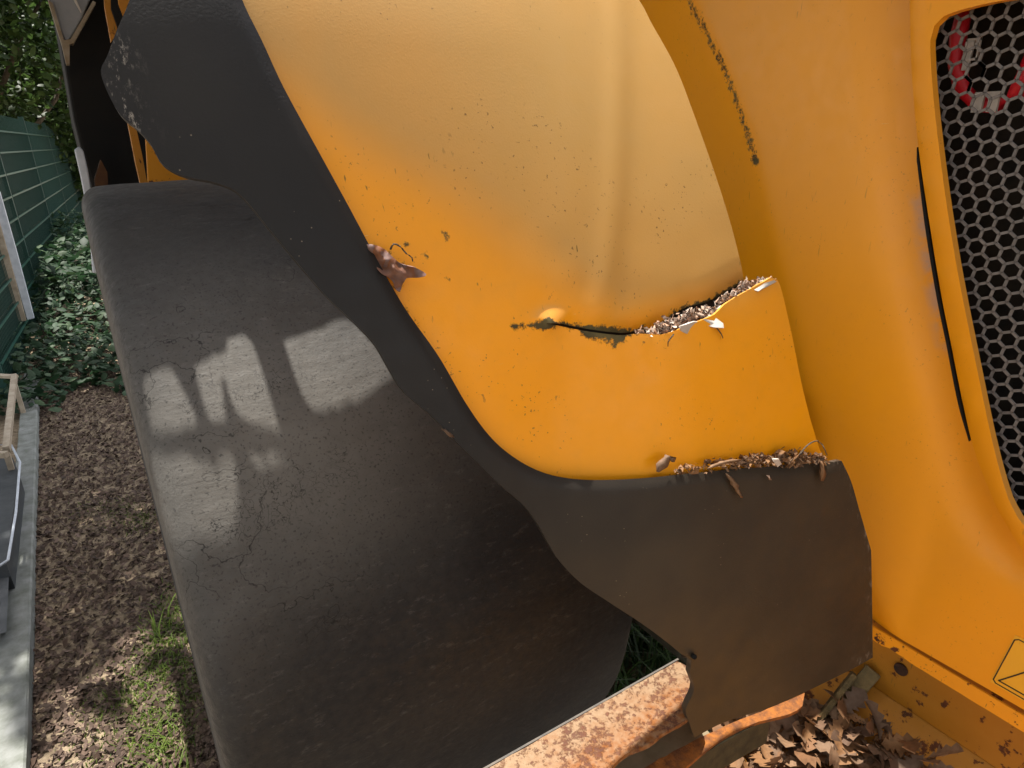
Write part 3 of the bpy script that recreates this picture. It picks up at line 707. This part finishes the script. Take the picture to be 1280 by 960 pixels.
# ------------------------------------------------------------------ debris caught on the machine
def flakes(name, centres, n, spread, size, mat, seed=1, ratio=.5, zsq=.5):
    r = np.random.default_rng(seed); v, f, tone = [], [], []
    for i in range(n):
        c_ = centres[r.integers(len(centres))]+r.normal(0, 1, 3)*np.array(spread)
        L_ = size*r.uniform(.45, 1.5); a = Vector(r.normal(0, 1, 3)).normalized(); b = a.orthogonal().normalized(); b = (Matrix.Rotation(r.uniform(0, 6.28), 3, a)@b)
        cc = a.cross(b); c_ = Vector(c_); w = L_*ratio*r.uniform(.5, 1.3); bb = len(v)
        v += [tuple(q) for q in (c_-a*L_-b*w*.5, c_-a*L_*.3+b*w+cc*w*.4, c_+a*L_*.9+b*w*.5, c_+a*L_-b*w*.4+cc*w*.5, c_+a*L_*.1-b*w)]
        f += [(bb, bb+1, bb+4), (bb+1, bb+2, bb+3, bb+4)]; tone += [r.random()]*5
    return make(name, v, f, mat, None, False, {'tone': tone})
def along(pts, n, off=.01, jig=2.):
    L_ = catmull(pts, 3); r = np.random.default_rng(5); return [hitF(*(np.array(L_[r.integers(len(L_))])+r.normal(0, jig, 2)), off) for _ in range(n)]
c1 = along([(826, 412), (850, 402), (878, 396), (902, 384)], 90, .010, 5)+along([(800, 416), (830, 414), (870, 405)], 30, .010, 3)+along([(900, 380), (930, 360), (965, 351)], 45, .012, 2.5)
tag(flakes('bark_debris', c1, 1000, (.002, .003, .002), .0037, M_CHIP, 3), 'pale bark crumbs and leaf bits wedged in the torn seam of the yellow mudguard', 'debris', kind='stuff')
c1 = along([(935, 578), (965, 574), (1000, 574), (1028, 571)], 90, .036, 3.5)+along([(845, 590), (900, 582), (935, 579)], 25, .034, 2)
tag(flakes('leaf_debris', c1, 420, (.003, .004, .002), .0050, M_DEAD, 4), 'dark crumbled leaf debris lying along the upper edge of the black flare', 'debris', kind='stuff')
def chip(px, off, thick, mat, name, label, cat, group=None):
    V2, T = cdt(px, 9); o = sheet(name, np.array([hitF(u, v, off+.006*math.sin((u+v)/9.)) for u, v in V2]), T, (0, -1, 0), thick, mat, None); return tag(o, label, cat, group)
chip([(850, 408), (868, 402), (888, 404), (878, 419), (866, 421), (852, 414)], .022, .002, M_WHITE, 'bark_chip', 'larger white flat chip stuck in the torn mudguard seam', 'bark chip')
chip([(879, 399), (893, 396), (904, 404), (905, 410), (893, 409), (883, 407)], .026, .002, M_WHITE, 'bark_chip', 'small whitish chip at the right end of the white flat chip in the torn seam', 'bark chip')
chip([(936, 360), (968, 350), (971, 352), (948, 364)], .020, .0015, M_WHITE, 'bark_chip', 'thin white sliver on the top corner of the lower mudguard sheet', 'bark chip')
chip([(966, 574), (974, 574), (977, 580), (972, 584)], .042, .002, M_WHITE, 'bark_chip', 'tiny white chip among dark debris on the flare edge', 'bark chip')
def twig(px, off, rad, name, label, cat='twig', mat=M_BARK):
    p = catmull(px, 4); mb = MB(); mb.tube([hitF(u, v, off+.002*math.sin(i*.7)) for i, (u, v) in enumerate(p)], [rad*(1-.4*i/len(p)) for i in range(len(p))], 6); return tag(mb.build(name, mat, None, True), label, cat)
twig([(996, 572), (1010, 556), (1022, 551), (1028, 556), (1036, 574)], .042, .0011, 'twig', 'thin bent brown twig arching over the right end of the flare edge')
twig([(488, 312), (492, 305), (500, 308), (508, 317), (515, 322), (516, 332)], .012, .0010, 'stem', 'thin curled grey stem looping above the withered leaf on the mudguard', 'plant stem')
for pts, lb_ in (([(842, 418), (835, 428), (836, 438)], 'short rootlet hanging left below the torn seam debris'), ([(896, 410), (902, 418), (905, 428)], 'short dark rootlet hanging right below the white chips')):
    twig(pts, .024, .0009, 'rootlet', lb_, 'rootlet')
def strip_leaf(px, w, off, name, label, mat=M_DEAD, seed=0):
    p = catmull(px, 4); r = random.Random(seed); v, f = [], []
    for i, (u, vv_) in enumerate(p):
        ww_ = w*math.sin(math.pi*(i+.6)/(len(p)+.4))*r.uniform(.6, 1.3)
        for s_, o_ in ((-1, 0), (0, .004), (1, 0)): v.append(hitF(u+s_*ww_, vv_+s_*ww_*.3, off+o_+r.uniform(0, .002)))
    for i in range(len(p)-1):
        for j in range(2): b = i*3+j; f.append((b, b+1, b+4, b+3))
    o = make(name, v, f, mat, None, True); m = o.modifiers.new('thickness', 'SOLIDIFY'); m.thickness = .0008; return tag(o, label, 'dead leaf')
strip_leaf([(908, 592), (916, 602), (922, 614), (930, 626)], 4, .040, 'dead_leaf', 'narrow orange-brown curled leaf hanging over the front of the black flap', seed=2)
strip_leaf([(1026, 576), (1028, 586), (1028, 596), (1026, 606)], 3.5, .042, 'dead_leaf', 'small dried strip hanging from the right end of the flare edge', seed=3)
strip_leaf([(960, 594), (963, 600), (961, 606)], 2, .040, 'dead_leaf', 'tiny pale fragment on the black flap below the debris', M_CHIP, 4)
strip_leaf([(822, 590), (830, 578), (838, 570), (842, 582)], 7, .030, 'dead_leaf', 'upright tan leaf fragment on the lower edge of the yellow sheet', seed=5)
strip_leaf([(884, 586), (905, 578), (930, 574)], 6, .038, 'dead_leaf', 'flat beige leaf lying left of the dark debris on the flare edge', seed=8)
strip_leaf([(554, 536), (562, 543), (568, 550)], 4, .016, 'dead_leaf', 'small tan fragment caught at the inner edge of the flare over the tyre', seed=6)
# withered leaf stuck between sheet and flare
wl_px = [(459, 305), (468, 306), (480, 311), (492, 322), (502, 330), (520, 335), (533, 343), (524, 347), (508, 348), (503, 356), (500, 364), (494, 360), (490, 350), (478, 342), (470, 332), (466, 322), (461, 318)]
V2, T = cdt(outline([wl_px], 3), 4)
pp = [hitF(u, v, .012+.006*noise.noise(Vector((u/7, v/7, 0)))+.004*math.sin((u-v)/4)) for u, v in V2]
tag(sheet('withered_leaf', np.array(pp), T, (0, -1, 0), .0008, leafmat('withered_purple_leaf', [(.17, .10, .085), (.26, .17, .15), (.20, .075, .03)], .6, .1), None, {'tone': np.array([noise.noise(Vector((u/12, v/12, 7)))*.5+.4 for u, v in V2])}), 'crumpled purple-brown leaf stuck beside the flare on the left of the yellow sheet', 'dead leaf')

# ------------------------------------------------------------------ ground strip on the left
def gpt(u, v, z=0.): return on_plane(u, v, 2, z)
# leaf litter
r = np.random.default_rng(11); N = 60000
X = r.uniform(-.60, 1.3, N); Y = 1.35+(r.random(N)**1.5)*7.2; m = X < .25+.12*Y; X, Y = X[m], Y[m]
v, f, tone = [], [], []
for x, y in zip(X, Y):
    s_ = r.uniform(.006, .017); a = r.uniform(0, 6.28); z = ground_z(x, y)+r.uniform(.002, .016); tx, ty = r.normal(0, .45, 2)
    ca, sa = math.cos(a)*s_, math.sin(a)*s_; bb = len(v); w = r.uniform(.35, .8)
    for p_, q_ in ((-1, -.4*w), (-.1, -w), (1, -.2), (.3, w)):
        dx = p_*ca-q_*sa; dy = p_*sa+q_*ca; v.append((x+dx, y+dy, z+dx*tx+dy*ty+r.uniform(-.003, .003)))
    f += [(bb, bb+1, bb+3), (bb+1, bb+2, bb+3)]; tone += [r.random()]*4
tag(make('leaf_litter', v, f, M_LITTER, None, False, {'tone': tone}), 'brown crumbled leaf litter covering the strip of ground beside the tyre', 'leaf litter', kind='stuff')
# grass and small weeds near the tyre
def blades(name, spots, n, h, w, mat, seed, label, cat, spread=.05):
    r = np.random.default_rng(seed); v, f, tone = [], [], []
    for i in range(n):
        sx_, sy_, k_ = spots[r.integers(len(spots))]; x, y = sx_+r.normal(0, spread), sy_+r.normal(0, spread*1.6); z = ground_z(x, y)
        H = h*k_*r.uniform(.4, 1.2); a = r.uniform(0, 6.28); l_ = r.uniform(.2, 1.1)*H; b0 = len(v); t_ = r.random()
        for q in range(4):
            t = q/3; cx, cy, cz = x+math.cos(a)*l_*t*t, y+math.sin(a)*l_*t*t, z+H*(t-.25*t*t); ww_ = w*(1-t)**.7*(.6+.4*k_)
            v += [(cx-math.sin(a)*ww_, cy+math.cos(a)*ww_, cz), (cx+math.sin(a)*ww_, cy-math.cos(a)*ww_, cz)]; tone += [t_]*2
        for q in range(3): b = b0+2*q; f.append((b, b+1, b+3, b+2))
    return tag(make(name, v, f, mat, None, True, {'tone': tone}), label, cat, kind='stuff')
sp = [(*gpt(u, v)[:2], k_) for u, v, k_ in [(215, 770, .8), (225, 790, .7), (205, 815, .8), (220, 825, .6), (195, 870, .5), (215, 890, .7), (200, 930, .9), (205, 945, .9), (175, 850, .5), (160, 880, .4), (235, 850, .6), (190, 840, .5), (150, 900, .4), (130, 880, .3), (230, 745, .5), (150, 640, .4), (180, 650, .5), (110, 640, .3), (120, 940, .3), (175, 900, .5)]]
blades('grass', sp, 3600, .05, .0028, M_GRASS, 3, 'short sparse yellow-green grass growing between the litter and the tyre', 'grass')
sp = [(*gpt(194, 800)[:2], 1), (*gpt(217, 780)[:2], 1.)]
blades('grass_tuft', sp, 9, .15, .004, M_GRASS, 8, 'taller bright grass blades standing next to the tyre edge', 'grass', .012)
def leaf_quads(name, P3, sizes, mat, parent=None, up_bias=.5, seed=0, flat=False):
    r = np.random.default_rng(seed); n = len(P3); a = r.normal(0, 1, (n, 3)); nn = r.normal(0, 1, (n, 3)); nn[:, 2] = np.abs(nn[:, 2])+up_bias*2
    nn /= np.linalg.norm(nn, axis=1, keepdims=True); a = np.cross(nn, a); a /= np.linalg.norm(a, axis=1, keepdims=True); b = np.cross(nn, a)
    s_ = np.asarray(sizes)[:, None]; P3 = np.asarray(P3)
    V = np.stack([P3-a*s_, P3-a*s_*.25+b*s_*.62-nn*s_*.12, P3+a*s_*.55+b*s_*.42-nn*s_*.1, P3+a*s_*1.1-nn*s_*.2, P3+a*s_*.5-b*s_*.45-nn*s_*.1, P3-a*s_*.3-b*s_*.6-nn*s_*.12, P3+nn*s_*.06], 1).reshape(-1, 3)
    base = np.arange(n)[:, None]*7; F = np.concatenate([base+np.array([[6, i, (i+1) % 6]]) for i in range(6)], 0)
    me = bpy.data.meshes.new(name); me.vertices.add(len(V)); me.vertices.foreach_set('co', V.ravel().astype(np.float32))
    me.loops.add(F.size); me.loops.foreach_set('vertex_index', F.ravel().astype(np.int32)); me.polygons.add(len(F)); me.polygons.foreach_set('loop_start', np.arange(len(F), dtype=np.int32)*3); me.update(calc_edges=True)
    at = me.attributes.new('tone', 'FLOAT', 'POINT'); at.data.foreach_set('value', np.repeat(r.random(n), 7).astype(np.float32))
    me.materials.append(mat); o = bpy.data.objects.new(name, me); C.objects.link(o)
    if parent is not None: o.parent = parent; o.matrix_parent_inverse = Matrix.Translation(parent.location).inverted()
    return o
r = np.random.default_rng(21)
def weeds(name, x0, x1, y0, y1, n, hfun, size, label, seed):
    r = np.random.default_rng(seed); X = r.uniform(x0, x1, n); Y = r.uniform(y0, y1, n); hm = np.array([hfun(x, y) for x, y in zip(X, Y)]); Z = hm*r.random(n)**.6+.02
    m = hm > .03; return tag(leaf_quads(name, np.column_stack([X, Y, Z])[m], r.uniform(.55, 1.3, m.sum())*size, M_IVY, None, .6, seed), label, 'ground cover', kind='stuff')
hf = lambda x, y: max(0, min(.9, (y-5.2)*.16+.22*noise.noise(Vector((x*2.2, y*1.1, 3)))+.05))*(1 if x > -.95 else .6)
weeds('ground_cover', -1.6, 1.0, 5.2, 11.5, 11000, hf, .040, 'dense dark green creeping plants covering the ground before the green fence', 5)
weeds('brambles', -.45, .5, 7.6, 9.0, 500, lambda x, y: .75+.35*noise.noise(Vector((x*3, y*2, 3))), .055, 'taller pale-topped bramble shoots in front of the fence mesh', 6)
# nearest plant with broad leaves
pl = empty('broadleaf_plant', tuple(gpt(58, 470)), 'low plant with broad pale leaves at the far end of the concrete kerb', 'plant')
vm = []
for i, (u, v_, s_) in enumerate([(70, 455, .055), (45, 462, .05), (52, 440, .05), (95, 437, .05), (78, 425, .055), (110, 440, .045), (62, 418, .05), (30, 430, .055), (100, 415, .05), (120, 425, .045), (84, 446, .04)]):
    p = gpt(u, v_, .10+.02*(i % 3)); n_ = 10; vv = [(0, 0, .006)]; ff = []
    for q in range(n_): a = 2*math.pi*q/n_; rr = s_*(1+.18*math.cos(3*a)); vv.append((rr*math.cos(a), rr*math.sin(a), -.012*abs(math.sin(a*1.5))))
    for q in range(n_): ff.append((0, 1+q, 1+(q+1) % n_))
    o = make('leaf', vv, ff, M_IVY, None, True, {'tone': [(.95 if i == 0 else .1+.06*i)]*len(vv)}); o.location = p; o.rotation_euler = (-.35+.1*(i % 3), .15*(i % 4)-.2, i*1.3)
    o.parent = pl; o.matrix_parent_inverse = Matrix.Translation(pl.location).inverted()
mb = MB()
for u, v_ in [(70, 455), (52, 440), (95, 437), (78, 425), (62, 418), (30, 430)]:
    p = gpt(u, v_, .10); mb.tube([(pl.location.x+.02, pl.location.y, .0), ((p[0]+pl.location.x)/2, (p[1]+pl.location.y)/2, .08), tuple(p)], .003, 5)
mb.build('stem', M_IVY, pl, True)

# kerb board along the strip
ke = [gpt(48, 468, .06), gpt(32, 962, .06)]
xk = lambda y: float(np.interp(y, [ke[1][1], ke[0][1]], [ke[1][0], ke[0][0]]))
mb = MB(); y0, y1 = 1.2, ke[0][1]+.1; nn_ = 90; vv, ff = [], []
for i in range(nn_):
    y = y0+(y1-y0)*i/(nn_-1); w = .098+.006*noise.noise(Vector((y*4, 0, 0))); x = xk(y)+.004*noise.noise(Vector((y*6, 3, 0))); zt = .06+.003*noise.noise(Vector((y*7, 9, 0)))
    vv += [(x, y, -.05), (x, y, zt-.006), (x-.006, y, zt), (x-w+.006, y, zt), (x-w, y, zt-.006), (x-w, y, -.05)]
for i in range(nn_-1):
    for j in range(5): b = i*6+j; ff.append((b, b+1, b+7, b+6))
ff += [tuple(range(5, -1, -1)), tuple((nn_-1)*6+j for j in range(6))]
tag(make('kerb', vv, ff, M_KERB), 'narrow weathered grey kerb with pale lichen along the leaf strip', 'kerb')
# things left of the kerb: pallets, box
def board(mb, p, q, w, h): mb.bar(p, q, w, h)
pal = empty('wooden_crate', tuple(gpt(6, 520)), 'open crate of pale thin wooden slats left of the kerb', 'crate')
zc_ = .30
for a, b, w, h in (((0, 469), (20, 471), .04, .02), ((18, 470), (8, 562), .03, .035), ((0, 569), (9, 568), .03, .03)):
    MB().bar(gpt(a[0]-(14 if a[0] == 0 else 0), a[1], zc_), gpt(*b, zc_), w, h).build('slat', M_WOOD, pal, bevel=.002)
for (u, v_) in ((18, 474), (8, 560)):
    p = gpt(u, v_, zc_); MB().box((p[0]-.02, p[1]-.015, 0), (p[0]+.006, p[1]+.015, zc_)).build('corner_post', M_WOOD, pal)
MB().box((-1.6, 4.2, .0), (-1.15, 5.6, .05)).build('base_board', M_WOOD, pal)
tub = empty('grey_tub', (-.9, 3.2, 0), 'grey plastic tub with a pale bent rim beside the kerb', 'tub')
p1, p2, p3, p4 = gpt(-40, 600, .18), gpt(14, 572, .18), gpt(24, 605, .18), gpt(8, 760, .18)
MB().tube([tuple(p) for p in (gpt(-20, 556, .2), gpt(14, 556, .2), gpt(19, 566, .2), gpt(25, 578, .2), gpt(20, 640, .2), gpt(10, 700, .2), gpt(-20, 720, .2))], .0055, 8).build('rim', M_ALU, tub, True)
vv = [tuple(p) for p in (gpt(-60, 572, .18), gpt(16, 572, .18), gpt(23, 590, .18), gpt(8, 705, .18), gpt(-60, 720, .18))]; n_ = 5
vv += [(x, y, 0) for x, y, z in vv]; MB().add(vv, [(0, 1, 2, 3, 4)]+[(i, (i+1) % n_, n_+(i+1) % n_, n_+i) for i in range(n_)]).build('side', simple('dark_plastic', (.03, .035, .04), (.05, .055, .06), 20, .5), tub)
MB().add([tuple(gpt(*q, .12)) for q in ((-30, 672), (6, 672), (12, 700), (8, 790), (-30, 800))]+[tuple(gpt(*q, .0)) for q in ((-30, 672), (6, 672), (12, 700), (8, 790), (-30, 800))], [(0, 1, 2, 3, 4)]+[(i, (i+1) % 5, 5+(i+1) % 5, 5+i) for i in range(5)]).build('lid', simple('dark_lid', (.05, .055, .06), (.09, .095, .10), 20, .6), tub)
bs = tag(MB().add([tuple(gpt(*q, .14)) for q in ((-40, 432), (25, 434), (22, 458), (-40, 462))]+[tuple(gpt(*q, .0)) for q in ((-40, 432), (25, 434), (22, 458), (-40, 462))], BF).build('grey_board_stack', M_WOODG, bevel=.006), 'flat grey wooden board lying behind the open slat crate', 'board')
tag(MB().add([tuple(gpt(*q, .10)) for q in ((-40, 407), (28, 408), (30, 420), (-40, 424))]+[tuple(gpt(*q, .0)) for q in ((-40, 407), (28, 408), (30, 420), (-40, 424))], BF).build('concrete_slab', M_KERB, bevel=.004), 'pale concrete slab under the leaning white panel', 'slab')
# tilted white-edged panel leaning at the left
lean = empty('leaning_panel', tuple(gpt(30, 402)), 'leaning wooden panel with a white metal edge at the left border', 'panel')
yl = 6.9
def pz(u, v): return on_plane(u, v, 1, yl)
def extr(name, px, d, mat, y=yl, parent=None):
    f = [on_plane(u, v, 1, y) for u, v in px]; n = len(f); V = f+[p+[0, d, 0] for p in f]
    return make(name, V, [tuple(reversed(range(n))), tuple(range(n, 2*n))]+[(i, (i+1) % n, n+(i+1) % n, n+i) for i in range(n)], mat, parent, bevel=.004)
extr('metal_edge', [(-5, 236), (0, 240), (22, 318), (43, 398), (34, 400), (14, 330), (-5, 262)], .05, M_ALU, parent=lean)
extr('board', [(-40, 130), (-6, 258), (14, 330), (33, 401), (16, 403), (-4, 340), (-40, 240)], .03, M_WOOD, yl-.03, lean)
extr('board', [(-60, 200), (-30, 262), (-6, 336), (14, 403), (-4, 404), (-60, 240)], .03, M_WOODG, yl-.05, lean)
# pale post beside the black tank
extr2 = extr('pale_post', [(93, 187), (99, 183), (104, 188), (110, 212), (118, 262), (126, 340), (116, 342), (110, 268), (101, 222)], .05, M_ALU, 2.45)
tag(extr2, 'pale metal post standing between the green fence and the black machine side', 'post')

# ------------------------------------------------------------------ green fence
M_RAIL = simple('green_rail', (.012, .06, .045), (.02, .08, .06), 20, .4)
fen = empty('green_fence', (-.52, 8.1, 0), 'dark green mesh fence with woven privacy strips running into the trees', 'fence')
HF = 2.06
def fx(y): return -.545+.072*(y-8.1)
posts = [5.6, 8.1, 10.6, 13.1, 15.6, 18.1, 20.6]
for y in posts: MB().box((fx(y)-.03, y-.03, 0), (fx(y)+.03, y+.03, HF+.04)).build('post', M_FENCE, fen, bevel=.004)
for a, b in zip(posts, posts[1:]):
    for q in range(10):
        z = .1+q*.2; MB().bar((fx(a)+.03, a+.03, z), (fx(b)+.03, b-.03, z), .010, .016).build('rail', M_RAIL, fen)
    if a < 10: 
        for q in range(9):
            z = .115+q*.2; MB().bar((fx(a)-.005, a+.03, z+.09), (fx(b)-.005, b-.03, z+.09), .004, .182).build('privacy_strip', M_SCREEN, fen)
    else:
        for q in range(2):
            z = .115+q*.2; MB().bar((fx(a)-.005, a+.03, z+.09), (fx(b)-.005, b-.03, z+.09), .004, .182).build('privacy_strip', M_SCREEN, fen)
    mb = MB()
    for q in range(50): y = a+.03+q*(b-a-.06)/49; mb.bar((fx(y)+.02, y, .06), (fx(y)+.02, y, HF), .005, .005, (0, 1, 0))
    mb.build('wire_mesh', M_FENCE, fen)

# ------------------------------------------------------------------ trees
def tree(x, y, h, cr_, zc, n, leaf, label, seed, squash=.7, core=.0, group=None):
    r = np.random.default_rng(seed); t = empty('broadleaf_tree', (x, y, 0), label, 'tree', group)
    mb = MB(); top = Vector((x+r.uniform(-.3, .3), y+r.uniform(-.3, .3), zc)); mb.tube([(x, y, -.1), (x+.05, y, zc*.4), tuple(top)], [.17, .13, .08], 9)
    cl = []
    for i in range(16):
        d = Vector(r.normal(0, 1, 3)); d.z = abs(d.z)*.5-.1; d.normalize(); rr = cr_*r.uniform(.5, .95); e = top+Vector((d.x*rr, d.y*rr, d.z*rr*squash*1.2)); s0 = Vector((x, y, zc*r.uniform(.35, .95)))
        mid = (s0+e)/2+Vector(r.normal(0, .15, 3)); mb.tube([tuple(s0), tuple(mid), tuple(e)], [.05, .03, .01], 5)
        for k_ in range(5): q = mid.lerp(e, .2+.2*k_)+Vector(r.normal(0, .25*cr_/2, 3)); cl.append(np.array(q))
    mb.build('trunk', M_BARK, t, True)
    for _ in range(40):
        d = r.normal(0, 1, 3); d /= np.linalg.norm(d); cl.append(np.array(top)+d*cr_*np.array([1, 1, squash])*r.uniform(.55, 1.))
    cl = np.array(cl); idx = r.integers(len(cl), size=n); P3 = cl[idx]+r.normal(0, .24, (n, 3))*np.array([1, 1, .7])*cr_/2.2
    leaf_quads('crown', P3, r.uniform(.6, 1.3, n)*leaf, M_LEAF, t, .2, seed)
tree(-.9, 12.5, 6, 2.3, 3.6, 16000, .06, 'leafy tree nearest behind the green fence at the left edge', 1)
tree(.9, 15.5, 6, 2.6, 3.2, 16000, .06, 'broad leafy tree right behind the fence next to the black tank', 2)
tree(-2.2, 19, 8, 3.4, 4.6, 9000, .11, 'tall dark tree farther back at the far left of the gap', 3)
tree(1.6, 22, 8, 3.2, 4.2, 8000, .11, 'distant tree seen through the gap between the fence top and the black tank', 4)
tree(-.6, 17, 3, 2.0, 1.7, 9000, .06, 'low bushy tree growing right up against the far fence panels', 5)
tree(-3.6, 14, 8, 3.2, 5.4, 8000, .10, 'overhanging tree left of the fence line', 6)
tree(-.9, 6.05, 8, 2.5, 6.0, 10000, .09, 'overhanging oak whose crown shades the leaf strip from above', 7, .5)
tree(-2.6, 26, 9, 4.2, 3.2, 6000, .15, 'far woodland tree closing the view on the left', 8, .9)
tree(3.5, 27, 9, 4.5, 3.2, 6000, .15, 'far woodland tree hidden partly by the machine', 9, .9)

for i_, (x_, y_, z_, c_) in enumerate([(-5.5, 1.5, 5.5, 3.2), (-6, -4.5, 5.5, 3.4), (-1.5, -7.5, 6, 3.4), (4, -7.0, 6, 3.4), (-5.5, 7.5, 5.5, 3.0)]):
    tree(x_, y_, 9, c_, z_, 3500, .17, ['tree standing left of the leaf strip', 'tree behind the viewer on the left', 'tree right behind the viewer', 'tree behind the viewer on the right', 'tree left of the fence start'][i_], 20+i_, .8)

sp = [(float(x_), float(y_), 1.) for x_, y_ in zip(np.random.default_rng(4).uniform(1.0, 1.9, 30), np.random.default_rng(5).uniform(1.0, 2.0, 30))]
blades('weeds', sp, 1100, .34, .006, M_LEAF, 31, 'green weeds growing in the shade under the machine, glimpsed above the rusty beam', 'weeds', .08)
